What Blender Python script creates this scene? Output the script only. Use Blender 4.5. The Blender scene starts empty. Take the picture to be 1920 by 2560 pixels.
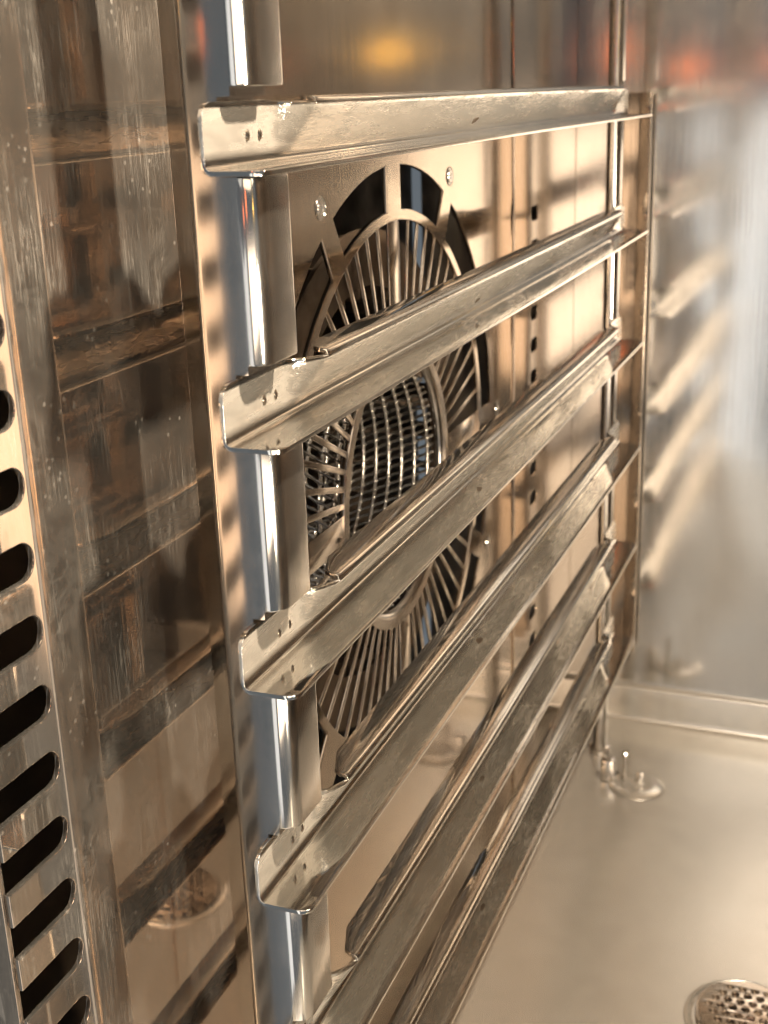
import bpy, bmesh, math, random
from mathutils import Vector, Matrix
random.seed(7)
S = bpy.context.scene
U = 0.08                      # one rail pitch = 80 mm; all layout numbers below are in rail pitches
COL = S.collection

# ------------------------------------------------------------------ camera
cam_d = bpy.data.cameras.new('camera'); cam = bpy.data.objects.new('camera', cam_d); COL.objects.link(cam)
CAM = Vector((2.0011, -3.9912, 0.2428)) * U
rt, up, fw = Vector((.9313, .3629, -.0323)), Vector((-.086, .3052, .9484)), Vector((-.354, .8805, -.3154))
m = Matrix((rt, up, -fw)).transposed().to_4x4(); m.translation = CAM
cam.matrix_world = m
cam_d.sensor_fit = 'HORIZONTAL'; cam_d.sensor_width = 24.0; cam_d.lens = 39.27
cam_d.clip_start = .01; cam_d.clip_end = 50
cam_d.dof.use_dof = True; cam_d.dof.focus_distance = 5.6 * U; cam_d.dof.aperture_fstop = 17
S.camera = cam

# ------------------------------------------------------------------ world, lamps, exposure
W = bpy.data.worlds.new('World'); S.world = W; W.use_nodes = True
W.node_tree.nodes['Background'].inputs[0].default_value = (.055, .063, .070, 1)
W.node_tree.nodes['Background'].inputs[1].default_value = 1.0

def area(name, loc, target, size, power, color, sy=None):
    d = bpy.data.lights.new(name, 'AREA'); d.energy = power; d.color = color
    d.shape = 'RECTANGLE'; d.size = size * U; d.size_y = (sy or size) * U
    o = bpy.data.objects.new(name, d); COL.objects.link(o)
    o.location = Vector(loc) * U
    o.rotation_euler = (Vector(target) - Vector(loc)).to_track_quat('-Z', 'Y').to_euler()
    return o
# room in front of the open oven: cool tall strip and broad fills, all added
area('cool_reflection_strip', (-6.5, -9, -2.0), (-6.5, 0, -2), .9, .032, (.84, .94, 1.0), 22)  # added strip, gives the front post its cool reflected band
area('neutral_fill', (-1.6, -9.5, -7.4), (-1.6, 8, -7.4), 2.8, .42, (1.0, .98, .94), 14)  # added area, brightens the back wall and the post's reflection
area('warm_low_fill', (7.0, -9.5, -3.4), (7.0, 8, -3.4), 11, 2.2, (1.0, .80, .60), 6)  # added warm fill standing in for the unseen room low down
area('overhead_fill', (2.5, -8, 10), (2.5, 3, 0), 12, 2.0, (1.0, .88, .74), 6)  # added overhead fill, brightens the floor by way of reflections
area('door_light_strip', (5.0, -2.6, -2.6), (.5, 5, -2.2), .5, 1.5, (1.0, .85, .64), 2.6)
area('amber_glow', (5.3, -3.5, 1.15), (1, 8, .7), .35, .018, (1.0, .55, .08), .16)  # small amber area light, placed for its reflection in the left wall
area('orange_stand_in_high', (1.25, -4.5, 1.0), (.4, 8, .6), .3, .012, (1.0, .22, .05), .7)  # added for the orange reflections, stands in for something unseen near the camera
area('orange_stand_in_low', (-.2, -4.6, .6), (.4, 8, .4), .3, .006, (1.0, .22, .05), .4)  # another added orange area, there only to be reflected

S.view_settings.view_transform = 'Standard'; S.view_settings.look = 'None'
S.view_settings.gamma = 1; S.view_settings.exposure = 1.2
S.render.engine = 'CYCLES'
S.cycles.use_light_tree = False; S.cycles.max_bounces = 7; S.cycles.glossy_bounces = 6; S.cycles.diffuse_bounces = 2; S.cycles.transmission_bounces = 0
S.cycles.use_adaptive_sampling = True; S.cycles.adaptive_threshold = .03
S.cycles.sample_clamp_indirect = 1.6; S.cycles.use_denoising = True; S.cycles.filter_width = 1.1
S.cycles.caustics_reflective = False; S.cycles.blur_glossy = 1.0

# ------------------------------------------------------------------ materials
def nn(nt, t, **kw):
    n = nt.nodes.new(t)
    for k, v in kw.items():
        setattr(n, k, v)
    return n

def steel(name, base=(.60, .54, .47), rough=.2, brush=None, brush_amt=.1, warp=.25, film=.08,
          film_col=(.50, .47, .42), tint=.35, tint_col=(.42, .29, .19), spots=0.0, rings=0.0, streaks=0.0,
          crinkle=0.0, scratch=0.0, specks=0.0, web=0.0, smudge_amt=1.0, smudge_scale=22.0, aniso=0.0):
    mt = bpy.data.materials.new(name); mt.use_nodes = True
    nt = mt.node_tree; L = nt.links.new
    for n in list(nt.nodes): nt.nodes.remove(n)
    out = nn(nt, 'ShaderNodeOutputMaterial')
    tc = nn(nt, 'ShaderNodeTexCoord')
    co = tc.outputs['Object']
    def mapping(sc):
        mp = nn(nt, 'ShaderNodeMapping'); mp.inputs['Scale'].default_value = sc
        L(co, mp.inputs['Vector']); return mp.outputs[0]
    def noise(scale, detail=4, rgh=.55, vec=None, dist=0.0):
        n = nn(nt, 'ShaderNodeTexNoise'); n.inputs['Scale'].default_value = scale
        n.inputs['Detail'].default_value = detail; n.inputs['Roughness'].default_value = rgh
        n.inputs['Distortion'].default_value = dist
        L(vec if vec else co, n.inputs['Vector']); return n.outputs['Fac']
    def ramp(f, a, b, c0=0.0, c1=1.0):
        r = nn(nt, 'ShaderNodeMapRange'); r.inputs[1].default_value = a; r.inputs[2].default_value = b
        r.inputs[3].default_value = c0; r.inputs[4].default_value = c1; L(f, r.inputs[0]); return r.outputs[0]
    def math_(op, a, b):
        n = nn(nt, 'ShaderNodeMath', operation=op)
        for i, v in enumerate((a, b)):
            if isinstance(v, (int, float)): n.inputs[i].default_value = v
            else: L(v, n.inputs[i])
        return n.outputs[0]
    smudge = noise(smudge_scale, 4, .62, dist=.6)
    bvec = mapping({'X': (8, 420, 420), 'Y': (420, 9, 420), 'Z': (420, 420, 10), None: (60, 60, 60)}[brush])
    br = noise(1.0, 1, .6, bvec)
    # roughness
    r = math_('ADD', rough, math_('MULTIPLY', math_('SUBTRACT', br, .5), brush_amt))
    r = math_('ADD', r, ramp(smudge, .25, .80, -.2 * rough * smudge_amt, .7 * rough * smudge_amt))
    r = math_('MAXIMUM', r, .03)
    # colour
    mix = nn(nt, 'ShaderNodeMix', data_type='RGBA')
    mix.inputs[6].default_value = (*base, 1); mix.inputs[7].default_value = (*tint_col, 1)
    L(math_('MULTIPLY', ramp(noise(9, 3, .6), .38, .72), tint), mix.inputs[0])
    colr = mix.outputs[2]
    if streaks:
        sv = mapping((60, 75, 3.0))
        st = ramp(noise(1.0, 2, .5, sv), .66, .74)
        m2 = nn(nt, 'ShaderNodeMix', data_type='RGBA'); m2.inputs[7].default_value = (.40, .22, .11, 1)
        L(math_('MULTIPLY', st, streaks), m2.inputs[0]); L(colr, m2.inputs[6]); colr = m2.outputs[2]
    pb = nn(nt, 'ShaderNodeBsdfPrincipled'); pb.inputs['Metallic'].default_value = 1.0
    if aniso: pb.inputs['Anisotropic'].default_value = aniso
    L(colr, pb.inputs['Base Color']); L(r, pb.inputs['Roughness'])
    # relief: sheet waviness + brushing + crinkles
    h = math_('MULTIPLY', noise(6.5, 0, .4), warp * .010)
    h = math_('ADD', h, math_('MULTIPLY', br, brush_amt * .00022))
    if crinkle:
        cv = mapping((480, 75, 480))
        cr = math_('ABSOLUTE', math_('SUBTRACT', noise(1.0, 2, .6, cv, 1.6), .5), 0.0)
        cm = ramp(noise(15, 1, .5), .36, .60)
        sz = nn(nt, 'ShaderNodeSeparateXYZ'); L(co, sz.inputs[0])
        cm = math_('MULTIPLY', math_('MULTIPLY', cm, ramp(sz.outputs['Z'], .002, .005, .12, 1.0)), ramp(sz.outputs['Z'], .0180, .0172, .06, 1.0))
        h = math_('ADD', h, math_('MULTIPLY', math_('MULTIPLY', cr, cm), crinkle * .0022))
    bp = nn(nt, 'ShaderNodeBump'); bp.inputs['Strength'].default_value = 1.0; bp.inputs['Distance'].default_value = 1.0
    L(h, bp.inputs['Height']); L(bp.outputs[0], pb.inputs['Normal'])
    sh = pb.outputs[0]
    # thin dried film of lime and grease: scatters lamp light
    fb = nn(nt, 'ShaderNodeBsdfDiffuse'); fb.inputs['Color'].default_value = (*film_col, 1)
    ff = math_('MULTIPLY', ramp(smudge, .2, .8, 1 - .7 * smudge_amt, 1 + .5 * smudge_amt), film)
    if rings:
        def contour(sc, wid):
            c = math_('ABSOLUTE', math_('SUBTRACT', noise(sc, 3, .55, dist=.8), .5), 0.0)
            return ramp(c, wid * .3, wid, 1, 0)
        edge = math_('MAXIMUM', contour(24, .05), contour(70, .07))
        edge = math_('MULTIPLY', edge, ramp(noise(13, 2, .6), .44, .60))
        drops = nn(nt, 'ShaderNodeTexVoronoi'); drops.inputs['Scale'].default_value = 130; L(co, drops.inputs['Vector'])
        dd = math_('MULTIPLY', ramp(drops.outputs['Distance'], .10, .17, 1, 0), ramp(noise(30, 2, .5), .55, .62))
        ff = math_('ADD', ff, math_('MULTIPLY', math_('MAXIMUM', edge, dd), rings))
    if web:                                # whitish crinkled residue on the upright face only; its paleness also paints reflected light
        sx = nn(nt, 'ShaderNodeSeparateXYZ'); L(co, sx.inputs[0])
        wz = math_('MULTIPLY', ramp(sx.outputs['Z'], .0030, .0055), ramp(sx.outputs['Z'], .0176, .0170))
        rs = noise(1.0, 4, .62, mapping((160, 26, 160)), .8)
        ff = math_('ADD', ff, math_('MULTIPLY', math_('MULTIPLY', wz, ramp(rs, .30, .68, .65, 1.15)), web))
    if scratch:
        sv = mapping({'Y': (700, 28, 700), 'Z': (600, 600, 14)}.get(brush, (300, 30, 300)))
        c = math_('ABSOLUTE', math_('SUBTRACT', noise(1.0, 3, .65, sv, 1.2), .5), 0.0)
        ln = math_('MULTIPLY', ramp(c, .004, .03, 1, 0), ramp(noise(26, 2, .6), .42, .66))
        ff = math_('ADD', ff, math_('MULTIPLY', ln, scratch))
    if specks:
        vs = nn(nt, 'ShaderNodeTexVoronoi'); vs.inputs['Scale'].default_value = 260; L(co, vs.inputs['Vector'])
        sk = math_('MULTIPLY', ramp(vs.outputs['Distance'], .12, .24, 1, 0), ramp(noise(38, 3, .6), .50, .62))
        ff = math_('ADD', ff, math_('MULTIPLY', sk, specks))
    ff = math_('MINIMUM', ff, .9)
    ms = nn(nt, 'ShaderNodeMixShader'); L(ff, ms.inputs[0]); L(sh, ms.inputs[1]); L(fb.outputs[0], ms.inputs[2])
    sh = ms.outputs[0]
    if spots:
        sp = nn(nt, 'ShaderNodeBsdfDiffuse'); sp.inputs['Color'].default_value = (.10, .055, .028, 1)
        sv = mapping((150, 60, 150)); sf = noise(1.0, 2, .45, sv)
        fac = math_('MULTIPLY', ramp(sf, .735, .76), spots)
        m3 = nn(nt, 'ShaderNodeMixShader'); L(fac, m3.inputs[0]); L(sh, m3.inputs[1]); L(sp.outputs[0], m3.inputs[2])
        sh = m3.outputs[0]
    L(sh, out.inputs['Surface'])
    return mt

M = {}
NT = (.76, .735, .69)
M['panel'] = steel('mirror_panel_steel', (.56, .44, .34), .03, 'Z', .025, .03, .050, (.56, .53, .48), .25, (.42, .26, .15), rings=.025, streaks=.6, scratch=.16, specks=.14, smudge_amt=.5)
M['fan_panel'] = steel('fan_panel_steel', (.47, .39, .31), .08, 'Z', .06, .08, .015, tint=.35, scratch=.05, smudge_amt=.5)
M['guard'] = steel('fan_guard_steel', (.62, .55, .47), .13, None, .05, .0, .03, tint=.35)
M['rail'] = steel('rail_steel', NT, .06, 'Y', .05, .02, .008, tint=.06, spots=.75, crinkle=.26, scratch=.05, web=.30, film_col=(.66, .62, .55), smudge_scale=30, smudge_amt=.15)
M['post'] = steel('post_steel', (.64, .62, .59), .14, 'Z', .06, .01, .02, tint=.10, smudge_scale=40, scratch=.03, smudge_amt=.5)
M['floor'] = steel('floor_steel', (.66, .64, .60), .22, None, .05, .03, .20, tint=.08, smudge_scale=12, smudge_amt=.0, specks=.035)
M['back'] = steel('back_wall_steel', (.68, .665, .64), .115, 'Z', .05, .40, .035, tint=.1, smudge_scale=14, scratch=.16, specks=.05, smudge_amt=.4)
M['rail_shaded'] = steel('shaded_rail_steel', (.26, .19, .13), .12, 'Y', .06, .02, .02, tint=.4, smudge_amt=.3)  # darkened rail steel, the opposite rack's shade put into its colour
M['ceiling'] = steel('ceiling_steel', (.42, .37, .32), .2, None, .10, .10, .03, tint=.3, smudge_amt=.3)  # base darkened so the rail flanges reflect less light
M['side'] = steel('shaded_side_steel', (.20, .15, .11), .10, 'Z', .06, .10, .02, tint=.3, smudge_scale=14, smudge_amt=.3)  # same steel painted darker, so the left panel mirrors a dark side
M['dark'] = steel('shaded_chamber_steel', (.05, .04, .03), .5, None, .05, .0, .10, (.03, .025, .02), .3)  # near-black base paints the shade inside the fan chamber and the sump
M['wire'] = steel('mesh_wire_steel', NT, .14, None, .03, .0, .05, tint=.2)
M['fan'] = steel('shaded_fan_steel', (.05, .04, .032), .60, None, .05, .0, .06, (.04, .03, .022), tint=.3)  # base darkened so the gaps between the spokes read as shade

# ------------------------------------------------------------------ helpers
def finish(me, mat, ang=35):
    me.materials.clear(); me.materials.append(mat)
    for p in me.polygons: p.use_smooth = True
    me.set_sharp_from_angle(angle=math.radians(ang))
    return me

def link(name, me, parent=None, loc=None, rot=None):
    o = bpy.data.objects.new(name, me); COL.objects.link(o)
    if parent is not None: o.parent = parent
    if loc is not None: o.location = loc
    if rot is not None: o.rotation_euler = rot
    return o

def tag(o, label=None, cat=None, group=None, kind=None):
    if label: o['label'] = label
    if cat: o['category'] = cat
    if group: o['group'] = group
    if kind: o['kind'] = kind
    return o

def empty(name, loc=(0, 0, 0)):
    o = bpy.data.objects.new(name, None); COL.objects.link(o); o.empty_display_size = .02
    o.location = Vector(loc) * U
    return o

def plate(polys, thick, mapf, bevel=0.0):
    """flat sheet with holes: 2D outlines (first = outer) filled, given thickness, mapped by mapf(x,y,z)->world pitches"""
    cu = bpy.data.curves.new('tmp', 'CURVE'); cu.dimensions = '2D'; cu.fill_mode = 'BOTH'
    cu.extrude = max(thick / 2 - bevel, 1e-4); cu.bevel_depth = bevel; cu.bevel_resolution = 1; cu.offset = -bevel
    for P in polys:
        sp = cu.splines.new('POLY'); sp.points.add(len(P) - 1); sp.use_cyclic_u = True
        for q, (a, b) in zip(sp.points, P): q.co = (a, b, 0, 1)
    ob = bpy.data.objects.new('tmp', cu); COL.objects.link(ob)
    dg = bpy.context.evaluated_depsgraph_get()
    me = bpy.data.meshes.new_from_object(ob.evaluated_get(dg))
    bpy.data.objects.remove(ob); bpy.data.curves.remove(cu)
    for v in me.vertices:
        v.co = Vector(mapf(*v.co)) * U
    return me

def join(meshes):
    bm = bmesh.new()
    for me in meshes:
        bm.from_mesh(me); bpy.data.meshes.remove(me)
    bmesh.ops.recalc_face_normals(bm, faces=bm.faces)
    r = bpy.data.meshes.new('m'); bm.to_mesh(r); bm.free()
    return r

def rrect(x0, y0, x1, y1, r, seg=5):
    """rounded rectangle; r = radius or (bl, br, tr, tl)"""
    rs = r if isinstance(r, (tuple, list)) else (r,) * 4
    out = []
    for (cx, cy, a0), q in zip(((x0, y0, 180), (x1, y0, 270), (x1, y1, 0), (x0, y1, 90)), rs):
        sx = 1 if cx == x0 else -1; sy = 1 if cy == y0 else -1
        if q <= 0: out.append((cx, cy)); continue
        for k in range(seg + 1):
            a = math.radians(a0 + 90 * k / seg)
            out.append((cx + sx * q + q * math.cos(a), cy + sy * q + q * math.sin(a)))
    return out

def arc(c, r, a0, a1, n):
    return [(c[0] + r * math.cos(math.radians(a0 + (a1 - a0) * k / n)), c[1] + r * math.sin(math.radians(a0 + (a1 - a0) * k / n))) for k in range(n + 1)]

def circle(c, r, n=24): return arc(c, r, 0, 360, n)[:-1]

def box(x0, y0, z0, x1, y1, z1, bevel=0.0, seg=2):
    bm = bmesh.new()
    bmesh.ops.create_cube(bm, size=1)
    for v in bm.verts:
        v.co = Vector((x0 + (v.co.x + .5) * (x1 - x0), y0 + (v.co.y + .5) * (y1 - y0), z0 + (v.co.z + .5) * (z1 - z0))) * U
    if bevel: bmesh.ops.bevel(bm, geom=list(bm.edges), offset=bevel * U, segments=seg, profile=.5, affect='EDGES')
    me = bpy.data.meshes.new('m'); bm.to_mesh(me); bm.free(); return me

def tube(pts, r, n=8, closed=False):
    bm = bmesh.new(); rings = []
    P = [Vector(p) for p in pts]; N = len(P)
    for i, p in enumerate(P):
        t = (P[(i + 1) % N] - P[(i - 1) % N]) if closed else (P[min(i + 1, N - 1)] - P[max(i - 1, 0)])
        t.normalize(); a = t.orthogonal().normalized() if i == 0 else (pa - t * pa.dot(t)).normalized()
        pa = a; b = t.cross(a)
        rings.append([bm.verts.new((p + (a * math.cos(2 * math.pi * k / n) + b * math.sin(2 * math.pi * k / n)) * r) * U) for k in range(n)])
    for i in range(N if closed else N - 1):
        A, B = rings[i], rings[(i + 1) % N]
        for k in range(n): bm.faces.new((A[k], A[(k + 1) % n], B[(k + 1) % n], B[k]))
    if not closed:
        bm.faces.new(rings[0][::-1]); bm.faces.new(rings[-1])
    me = bpy.data.meshes.new('m'); bm.to_mesh(me); bm.free(); return me

def lathe(prof, n=40, cap=True):
    """profile [(r,z)] around local z, in pitches"""
    bm = bmesh.new(); rings = []
    for r, z in prof:
        if r < 1e-6: rings.append([bm.verts.new((0, 0, z * U))]); continue
        rings.append([bm.verts.new((r * U * math.cos(2 * math.pi * k / n), r * U * math.sin(2 * math.pi * k / n), z * U)) for k in range(n)])
    for A, B in zip(rings, rings[1:]):
        for k in range(n):
            a = A[k % len(A)], A[(k + 1) % len(A)]; b = B[k % len(B)], B[(k + 1) % len(B)]
            f = []
            for v in (a[0], a[1], b[1], b[0]):
                if v not in f: f.append(v)
            if len(f) > 2: bm.faces.new(f)
    bmesh.ops.recalc_face_normals(bm, faces=bm.faces)
    me = bpy.data.meshes.new('m'); bm.to_mesh(me); bm.free(); return me

YZ = lambda x0: (lambda a, b, c: (x0 + c, a, b))      # sheet standing in a plane of constant x
XY = lambda z0: (lambda a, b, c: (a, b, z0 + c))      # sheet lying at constant z
XZ = lambda y0: (lambda a, b, c: (a, y0 - c, b))      # sheet standing at constant y

# ------------------------------------------------------------------ the cavity
FZ, YB, XR, ZT, YF = -6.2, 8.25, 4.8, 4.6, -1.0
XW = -.86
def sheet_profile(prof, x0, x1, nx, mat, name):
    bm = bmesh.new(); rows = []
    for (y, z) in prof:
        rows.append([bm.verts.new(Vector((x0 + (x1 - x0) * k / nx, y, z)) * U) for k in range(nx + 1)])
    for A, B in zip(rows, rows[1:]):
        for k in range(nx): bm.faces.new((A[k], A[k + 1], B[k + 1], B[k]))
    bmesh.ops.recalc_face_normals(bm, faces=bm.faces)
    me = bpy.data.meshes.new('m'); bm.to_mesh(me); bm.free()
    finish(me, mat, 50); return link(name, me)
cove = [(YB - .17 + .07 * math.sin(math.radians(a)), FZ + .07 * (1 - math.cos(math.radians(a)))) for a in range(0, 91, 15)]
fl = sheet_profile([(YF - 1.2, FZ - .02), (YF, FZ), (3, FZ)] + cove + [(YB - .10, FZ + .36), (YB - .095, FZ + .375), (YB - .08, FZ + .385), (YB - .002, FZ + .39)], -2.4, XR, 1, M['floor'], 'floor')
tag(fl, 'brushed steel oven floor with a coved rear edge', 'floor', kind='structure')
o = link('wall_back', finish(box(-2.4, YB, FZ + .3, XR, YB + .1, ZT), M['back'])); tag(o, 'blurred brushed steel back wall of the oven', 'wall', kind='structure')
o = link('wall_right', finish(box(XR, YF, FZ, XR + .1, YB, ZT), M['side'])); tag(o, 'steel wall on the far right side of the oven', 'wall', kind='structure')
o = link('ceiling', finish(box(-2.4, YF, ZT, XR, YB, ZT + .1), M['ceiling'])); tag(o, 'steel ceiling of the oven', 'ceiling', kind='structure')
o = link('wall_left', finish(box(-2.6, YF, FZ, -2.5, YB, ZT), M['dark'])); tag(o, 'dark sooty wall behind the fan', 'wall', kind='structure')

# ------------------------------------------------------------------ slotted front panel and rear panel
def slot_panel(name, y0, y1, ys, fold_y, x, z0, z1, zs, label, hh=.072):
    """sheet from y0 to y1; slots run from the fold edge to ys with round ends; return flange at the fold"""
    root = empty(name, (x, (y0 + y1) / 2, z0))
    P0 = Vector((x, (y0 + y1) / 2, z0))
    d = 1 if ys > fold_y else -1
    comb = []
    for zz in zs:                         # notch, going up the fold edge
        comb += [(fold_y, zz - hh)] + [(ys - d * hh + d * hh * math.cos(math.radians(a)), zz + hh * math.sin(math.radians(a))) for a in range(-90, 91, 15)] + [(fold_y, zz + hh)]
    other = y1 if fold_y == y0 else y0
    outl = [(fold_y, z0)] + comb + [(fold_y, z1), (other, z1), (other, z0)]
    if d < 0: outl = outl
    me = plate([outl], .026, YZ(x), .005)
    for v in me.vertices: v.co -= P0 * U
    link('sheet', finish(me, M['panel']), root)
    me = box(x - .55, fold_y - .013, z0, x - .014, fold_y + .013, z1, .004)
    for v in me.vertices: v.co -= P0 * U
    link('return_flange', finish(me, M['panel']), root)
    tag(root, label, 'panel')
    return root
zs = [-.764 - .2845 * k for k in range(17, -12, -1)]
zs = [z for z in zs if -5.9 < z < 1.2]
slot_panel('slotted_panel', -.82, .78, -.433, -.82, XW + .02, FZ + .12, ZT - .05, zs, 'mirror polished panel left of the rack with dried water marks and a column of slots')
rp_root = empty('slotted_panel', (XW, 7.2, FZ + .12)); RP = Vector((XW, 7.2, FZ + .12))
hl = [rrect(6.62, z - .06, 6.86, z + .06, .058, 5) for z in zs if -5.2 < z < -.7]
me = plate([[(6.1, FZ + .12), (YB - .01, FZ + .12), (YB - .01, ZT - .05), (6.1, ZT - .05)]] + hl, .026, YZ(XW + .02), .005)
for v in me.vertices: v.co -= RP * U
link('sheet', finish(me, M['fan_panel']), rp_root)
tag(rp_root, 'narrow slotted steel panel between the fan guard and the back wall', 'panel')

# ------------------------------------------------------------------ fan panel with guard
FC = (3.43, -2.215); R_OUT, R_IN, R_OPEN = 1.78, 1.71, 2.045
fanp = empty('fan_guard', (XW, FC[0], FC[1])); FP = Vector((XW, *FC))
arms = [(60, 2.6), (90, 3.3), (120, 2.6), (180, 2.6), (225, 4.0), (270, 3.0), (329, 2.6), (0, 2.6)]
arms = sorted([(a % 360, w) for a, w in arms]); holes = []
for i, (a, w) in enumerate(arms):
    b, w2 = arms[(i + 1) % len(arms)]; b = b if b > a else b + 360
    s, e = a + w, b - w2
    n = max(4, int((e - s) / 3))
    holes.append(arc(FC, R_OPEN, s, e, n) + arc(FC, R_OUT, e - .6, s + .6, n))
outl = [(.79, FZ + .12), (6.09, FZ + .12), (6.09, ZT - .05), (.79, ZT - .05)]
me = plate([outl] + holes + [circle(FC, R_IN, 120)], .03, YZ(XW), .006)
for v in me.vertices: v.co -= FP * U
link('sheet', finish(me, M['fan_panel']), fanp)
# inner ring with rolled rim
me = plate([circle(FC, .965, 96), circle(FC, .89, 96)], .03, YZ(XW - .003), .006)
for v in me.vertices: v.co -= FP * U
inner = link('inner_ring', finish(me, M['guard']), fanp)
me = tube([(-.03, .885 * math.cos(2 * math.pi * k / 96), .885 * math.sin(2 * math.pi * k / 96)) for k in range(96)], .03, 10, True)
link('rolled_rim', finish(me, M['post'], 80), inner)
# spokes (one shared mesh), 13 per quadrant, and four broad ribs
spoke = finish(box(-.008, .955, -.019, .006, 1.716, .019, .004), M['guard'])
rib = finish(box(-.0085, .955, -.095, .0065, 1.716, .095, .004), M['guard'])
for q in range(4):
    for k in range(13):
        link('spoke', spoke, fanp, (0, 0, 0), (math.radians(90 * q + 9 + 6 * k), 0, 0))
    r_ = link('rib', rib, fanp, (0, 0, 0), (math.radians(90 * q), 0, 0))
    weld = lathe([(.0, .010), (.016, .008), (.024, 0)], 12)
    wo = link('spot_weld', finish(weld, M['guard']), r_, Vector((.0065, 1.02, .04)) * U, (0, math.radians(90), 0))
# screws
scr = lathe([(0, .002), (.022, .002), (.024, .009), (.040, .009), (.044, .001), (.056, .001), (.060, .006), (.066, 0)], 20); finish(scr, M['post'])
for a in (60.5, 120.5, 227, 331, 0, 180):
    link('screw', scr, fanp, Vector((.016, 2.19 * math.cos(math.radians(a)), 2.19 * math.sin(math.radians(a)))) * U, (0, math.radians(90), 0))
tag(fanp, 'steel wall panel with the round radial fan guard behind the rack', 'fan guard')

# wire mesh basket behind the guard
mesh = empty('wire_mesh_basket', (XW - .05, *FC)); RM = .86
nax = 88
for k in range(9):
    x = -.06 - .1 * k
    me = tube([(x, (RM - .012) * math.cos(2 * math.pi * j / 88), (RM - .012) * math.sin(2 * math.pi * j / 88)) for j in range(88)], .0130, 6, True)
    link('ring_wire', finish(me, M['wire'], 80), mesh)
parts = []
for j in range(nax):
    a = 2 * math.pi * j / nax
    pts = [(-.02 - .05 * i, (RM + .008 * (1 if i % 2 else -1) * (1 if j % 2 else -1)) * math.cos(a), (RM + .008 * (1 if i % 2 else -1) * (1 if j % 2 else -1)) * math.sin(a)) for i in range(19)]
    parts.append(tube([(p[0], p[1] * math.cos(p[0] * .5) - p[2] * math.sin(p[0] * .5), p[1] * math.sin(p[0] * .5) + p[2] * math.cos(p[0] * .5)) for p in pts], .0115, 5))
me = join(parts); o = link('axial_wires', finish(me, M['wire'], 80), mesh); o['kind'] = 'stuff'
# little beads where the wires cross
bm = bmesh.new()
for k in range(9):
    for j in range(nax):
        a = 2 * math.pi * j / nax + (-.06 - .1 * k) * .5
        bmesh.ops.create_icosphere(bm, subdivisions=1, radius=.023 * U, matrix=Matrix.Translation(Vector((-.06 - .1 * k, (RM - .01) * math.cos(a), (RM - .01) * math.sin(a))) * U))
me = bpy.data.meshes.new('m'); bm.to_mesh(me); bm.free()
o = link('crossing_beads', finish(me, M['wire'], 80), mesh); o['kind'] = 'stuff'
tag(mesh, 'woven wire mesh cylinder seen through the round hole of the fan guard', 'wire mesh')

# fan wheel
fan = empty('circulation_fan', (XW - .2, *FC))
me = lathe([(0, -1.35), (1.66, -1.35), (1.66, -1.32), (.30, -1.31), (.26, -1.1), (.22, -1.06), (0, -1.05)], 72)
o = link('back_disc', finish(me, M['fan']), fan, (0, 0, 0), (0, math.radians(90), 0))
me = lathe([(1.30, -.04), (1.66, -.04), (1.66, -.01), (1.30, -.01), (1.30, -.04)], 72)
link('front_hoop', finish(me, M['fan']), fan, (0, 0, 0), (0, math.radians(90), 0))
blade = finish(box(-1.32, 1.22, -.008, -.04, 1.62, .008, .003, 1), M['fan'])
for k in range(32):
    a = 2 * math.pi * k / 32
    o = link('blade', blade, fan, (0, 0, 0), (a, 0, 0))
tag(fan, 'dark fan wheel with flat blades behind the guard', 'fan')

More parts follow.
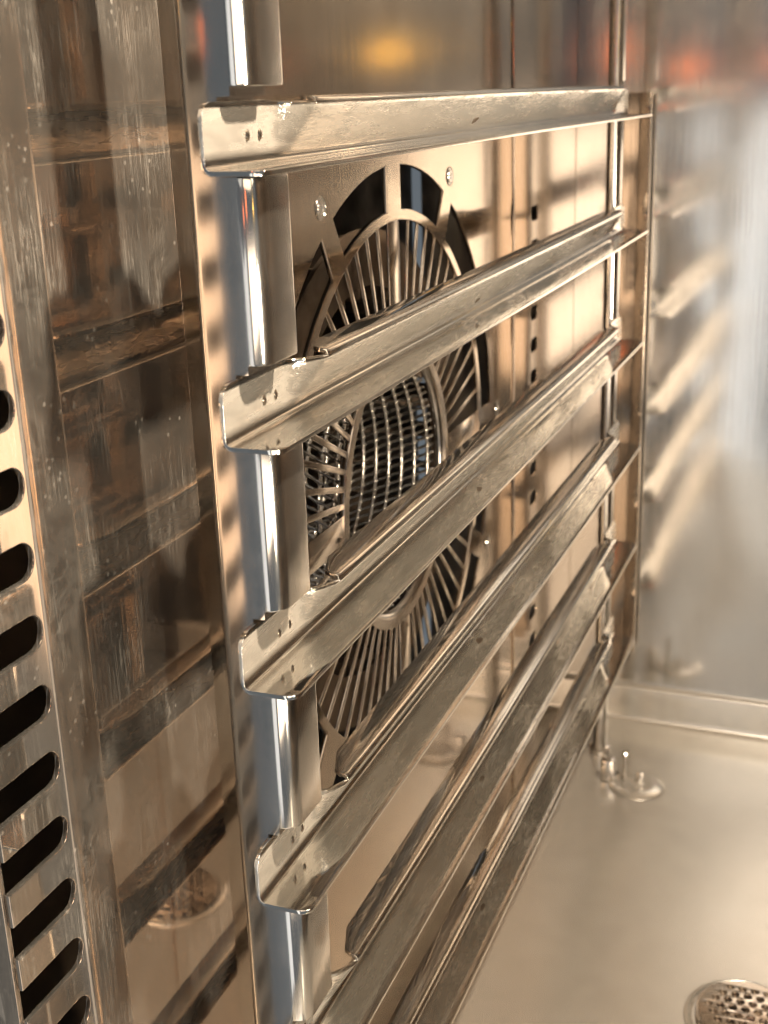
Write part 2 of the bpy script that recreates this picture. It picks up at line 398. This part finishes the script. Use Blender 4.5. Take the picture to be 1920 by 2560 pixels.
# ------------------------------------------------------------------ hanging rack
LR = 7.62; XI = -.2357
RT = .019
def rail_mesh(n):
    """one bent sheet: carrying flange, upright web (leaning over the flange between the posts), folded-back top lip"""
    H, HM, XM = .24, .222, -.115
    wave = [(.0, XI, H), (.50, XI, H), (.53, XI + .012, H - .004), (.56, XI + .03, H - .008), (.58, XI + .06, H - .010), (.62, XI + .088, H - .012), (.68, XI + .114, H - .016), (.74, XM, HM)]
    def top(y):
        yy = min(y, LR - y)
        x, z = XM, HM
        for (y0, x0, z0), (y1, x1, z1) in zip(wave, wave[1:]):
            if y0 <= yy < y1:
                t = (yy - y0) / (y1 - y0); x, z = x0 + (x1 - x0) * t, z0 + (z1 - z0) * t
        if yy < .07: z -= .07 - math.sqrt(max(0, .07 ** 2 - (.07 - yy) ** 2))
        return x, z
    def outer(y):
        yy = min(y, LR - y)
        return -(.055 - math.sqrt(max(0, .055 ** 2 - (.055 - yy) ** 2))) if yy < .055 else 0.0
    e = [0, .004, .012, .025, .04, .055, .07, .15, .3, .45, .50, .53, .545, .56, .58, .60, .62, .65, .68, .71, .74, .9]
    ys = e + [1.2 + (LR - 2.4) * k / 22 for k in range(23)] + [LR - v for v in reversed(e)]
    rnd = random.Random(n); ph = [rnd.uniform(0, 6.28) for _ in range(4)]
    bm = bmesh.new(); rows = []; lips = []
    R = .030
    for y in ys:
        xt, zt = top(y); dx = .004 * math.sin(y * .55 + ph[1]); dz = .003 * math.sin(y * .7 + ph[0])
        P = [(outer(y), 0), (-.06, 0), (-.13, 0), (XI + .05, .0), (XI + R, .0)]
        P += [(XI + R - R * math.sin(math.radians(q)), R - R * math.cos(math.radians(q))) for q in (25, 50, 75, 95)]
        b0 = P[-1]
        P += [(b0[0] + (xt - b0[0]) * t, b0[1] + (zt - b0[1]) * t) for t in (.12, .35, .65, .93, 1.0)]
        rows.append([bm.verts.new(Vector((x + dx, y, z + dz)) * U) for x, z in P])
        if .70 < y < LR - .70:
            w = min(1.0, (min(y, LR - y) - .70) / .08)
            L_ = [(xt - .004, zt + .014), (xt - .018, zt + .018), (xt - .06 * w - .02, zt + .018), (xt - .115 * w - .02, zt + .018)]
            lips.append([rows[-1][-1]] + [bm.verts.new(Vector((x + dx, y, z + dz)) * U) for x, z in L_])
    for G in (rows, lips):
        for A, B in zip(G, G[1:]):
            for k in range(len(A) - 1): bm.faces.new((A[k], B[k], B[k + 1], A[k + 1]))
    bmesh.ops.recalc_face_normals(bm, faces=bm.faces)
    me = bpy.data.meshes.new('m'); bm.to_mesh(me); bm.free()
    return finish(me, M['rail'], 65)

def thicken(o):
    md = o.modifiers.new('sheet_thickness', 'SOLIDIFY'); md.thickness = RT * U; md.offset = 0
    bv = o.modifiers.new('rounded_edges', 'BEVEL'); bv.width = .0075 * U; bv.segments = 3; bv.limit_method = 'ANGLE'; bv.angle_limit = math.radians(60)

def prism(outline, z0, z1, bevel_from=None):
    bm = bmesh.new()
    A = [bm.verts.new(Vector((x, y, z0)) * U) for x, y in outline]; B = [bm.verts.new(Vector((x, y, z1)) * U) for x, y in outline]
    n = len(outline)
    for k in range(n): bm.faces.new((A[k], A[(k + 1) % n], B[(k + 1) % n], B[k]))
    bm.faces.new(A[::-1]); bm.faces.new(B)
    bmesh.ops.recalc_face_normals(bm, faces=bm.faces)
    if bevel_from is not None:
        es = [e for e in bm.edges if abs(e.verts[0].co.z - e.verts[1].co.z) < 1e-7 and min(v.co.x for v in e.verts) > (bevel_from + .002) * U]
        bmesh.ops.bevel(bm, geom=es, offset=.010 * U, segments=2, profile=.5, affect='EDGES')
    me = bpy.data.meshes.new('m'); bm.to_mesh(me); bm.free(); return me

def clip(outline, x0, x1):
    """part of a convex outline between two x values"""
    def half(P, f):
        out = []
        for i, p in enumerate(P):
            q = P[(i + 1) % len(P)]; a, b = f(p), f(q)
            if a >= 0: out.append(p)
            if (a > 1e-9 and b < -1e-9) or (a < -1e-9 and b > 1e-9):
                t = a / (a - b); out.append((p[0] + (q[0] - p[0]) * t, p[1] + (q[1] - p[1]) * t))
        return out
    P = half(outline, lambda p: p[0] - x0); P = half(P, lambda p: x1 - p[0])
    r = []
    for q in P:
        if not r or abs(q[0] - r[-1][0]) + abs(q[1] - r[-1][1]) > 1e-5: r.append(q)
    if abs(r[0][0] - r[-1][0]) + abs(r[0][1] - r[-1][1]) < 1e-5: r.pop()
    return r

def post_mesh(outline, zr, xcut, ztop, zbot, xc2):
    """tube notched for the rails: the wall side runs through, the tray side stops above and below each rail"""
    parts = [prism(clip(outline, -9, xcut), zbot, ztop)]
    mid, cor = clip(outline, xcut, xc2), clip(outline, xc2, 9)
    zr = sorted(zr); z = zbot; lo = zbot
    for r in zr + [None]:
        top = ztop if r is None else r - .024
        parts.append(prism(mid, z, top)); parts.append(prism(cor, lo, top, xc2))
        if r is not None: z = r + .252; lo = r + .285
    me = join(parts); return finish(me, M['post'], 40)

def build_rack():
    root = empty('tray_rack', (0, 0, 0))
    rails = [-k for k in range(6)]
    fo = rrect(-.41, .15, -.115, .44, (.05, .075, .025, .05), 9)
    bulge = [(-.36 + .17 * k / 10, .15 - .003 * math.sin(math.pi * k / 10)) for k in range(1, 10)]
    fo = fo[:10] + bulge + fo[10:]
    link('front_post', post_mesh(fo, rails, XI - .012, ZT - .1, FZ + .03, -.195), root)
    ro = rrect(-.345, LR - .34, -.215, LR - .16, (.06, .06, .03, .03), 6)
    link('rear_post', post_mesh(ro, rails, XI - .012, ZT - .1, FZ + .03, -.225), root)
    pl = plate([rrect(-.36, FZ + .8, -.112, .18, .03, 4)], .02, XZ(LR + .53), .004)
    rp = link('rear_plate', finish(pl, M['fan_panel']), root)
    link('plate_edge', finish(box(-.111, LR + .49, FZ + .8, -.097, LR + .54, .17, .005), M['guard']), rp)
    ft = lathe([(0, 0), (.10, 0), (.11, .02), (.11, .06), (.08, .08), (0, .08)], 20); finish(ft, M['post'])
    link('foot', ft, root, Vector((-.26, .30, FZ + .001)) * U); link('foot', ft, root, Vector((-.28, LR - .25, FZ + .001)) * U)
    wd = lathe([(0, .012), (.012, .011), (.02, .006), (.026, 0)], 12); finish(wd, M['guard'])
    for i, z in enumerate(rails):
        r = link('rail', rail_mesh(i), root, Vector((0, 0, z)) * U); thicken(r)
        for y in (.33, .43, LR - .3):
            w = link('spot_weld', wd, r, Vector((XI + .0098, y, .115)) * U, (0, math.radians(90), 0)); w.scale = (.8, .5, .5)
    return root
rack = build_rack()
tag(rack, 'steel tray rack of six angled rails hung in front of the fan guard', 'rack', 'tray racks')
def copy_tree(o, parent=None):
    c = o.copy(); COL.objects.link(c); c.parent = parent
    for ch in list(o.children): copy_tree(ch, c)
    return c
rk2 = copy_tree(rack)
rk2.location = Vector((3.9, LR, 0)) * U; rk2.rotation_euler = (0, 0, math.pi)
def brown(o):
    for ch in o.children:
        for sl in ch.material_slots:
            sl.link = 'OBJECT'; sl.material = M['rail_shaded']
        brown(ch)
brown(rk2)
tag(rk2, 'opposite tray rack by the right wall, seen only as a reflection', 'rack', 'tray racks')

# ------------------------------------------------------------------ oven lamps in the ceiling
def oven_lamp(loc, power, label, r=.16):
    root = empty('oven_lamp', loc)
    bz = lathe([(r + .14, 0), (r + .14, .03), (r + .06, .07), (r, .05), (r, 0)], 32)
    link('bezel', finish(bz, M['post']), root, (0, 0, 0), (math.pi, 0, 0))
    gl = lathe([(r, .02), (r * .92, .06), (r * .6, .10), (0, .12)], 28)
    mt = bpy.data.materials.new('lamp_glass'); mt.use_nodes = True
    b = mt.node_tree.nodes['Principled BSDF']; b.inputs['Base Color'].default_value = (.8, .7, .55, 1); b.inputs['Roughness'].default_value = .3
    b.inputs['Emission Color'].default_value = (1, .68, .38, 1); b.inputs['Emission Strength'].default_value = 12
    link('glass', finish(gl, mt), root, (0, 0, 0), (math.pi, 0, 0))
    d = bpy.data.lights.new('lamp_bulb', 'POINT'); d.energy = power; d.color = (1, .82, .62); d.shadow_soft_size = .012
    o = bpy.data.objects.new('lamp_bulb', d); COL.objects.link(o); o.location = (Vector(loc) + Vector((0, 0, -.28))) * U
    tag(root, label, 'lamp')
oven_lamp((3.4, 1.25, ZT), 26.0, 'round oven lamp in the ceiling above the frame')

# ------------------------------------------------------------------ drain strainer
DC = Vector((1.53, 3.84, FZ)); ds = empty('drain_strainer', DC)
rim = lathe([(.435, .0), (.43, .018), (.405, .024), (.385, .012), (.375, .004)], 48)
link('rim', finish(rim, M['floor']), ds)
hl = []
for i in range(-5, 6):
    for j in range(-5, 6):
        x = (i + .5 * (j % 2)) * .088; y = j * .076
        if math.hypot(x, y) < .285: hl.append(circle((x, y), .03, 10))
top = plate([circle((0, 0), .335, 48)] + hl, .016, lambda a, b, c: (a, b, .085 - .3 * (a * a + b * b) * .5 + c), .004)
side_h = [circle((2 * math.pi * .34 * k / 22, .034), .022, 10) for k in range(22)]
Lc = 2 * math.pi * .34
st = [(-.045 + Lc * k / 88, .0) for k in range(89)] + [(-.045 + Lc * k / 88, .068) for k in range(88, -1, -1)]
side = plate([st] + side_h, .014, lambda a, b, c: ((.34 + c) * math.cos(a / .34), (.34 + c) * math.sin(a / .34), b), .003)
link('perforated_top', finish(top, M['guard']), ds); link('perforated_side', finish(side, M['guard']), ds)
link('drain_sump', finish(lathe([(.33, .004), (0, .004)], 32), M['dark']), ds)  # flat disc, the shade below the strainer painted dark
tag(ds, 'round perforated drain strainer in the oven floor', 'drain')

# ------------------------------------------------------------------ locking stud on the floor
sd = empty('locking_stud', (.10, 6.83, FZ))
link('dished_base', finish(lathe([(.27, .004), (.25, .02), (.16, .035), (.08, .03), (.05, .05), (0, .05)], 36), M['floor']), sd, Vector((.10, -.02, 0)) * U)
link('pin', finish(lathe([(.022, 0), (.022, .25), (.034, .26), (.034, .30), (.02, .315), (0, .315)], 18), M['post']), sd, Vector((-.02, .0, .03)) * U)
link('wing', finish(box(.09, -.015, .04, .16, .015, .15, .014), M['post']), sd)
link('clamp_block', finish(box(-.26, -.05, .0, -.12, .09, .24, .035), M['post']), sd)
tag(sd, 'small upright locking stud on a dished base beside the rack foot', 'stud')
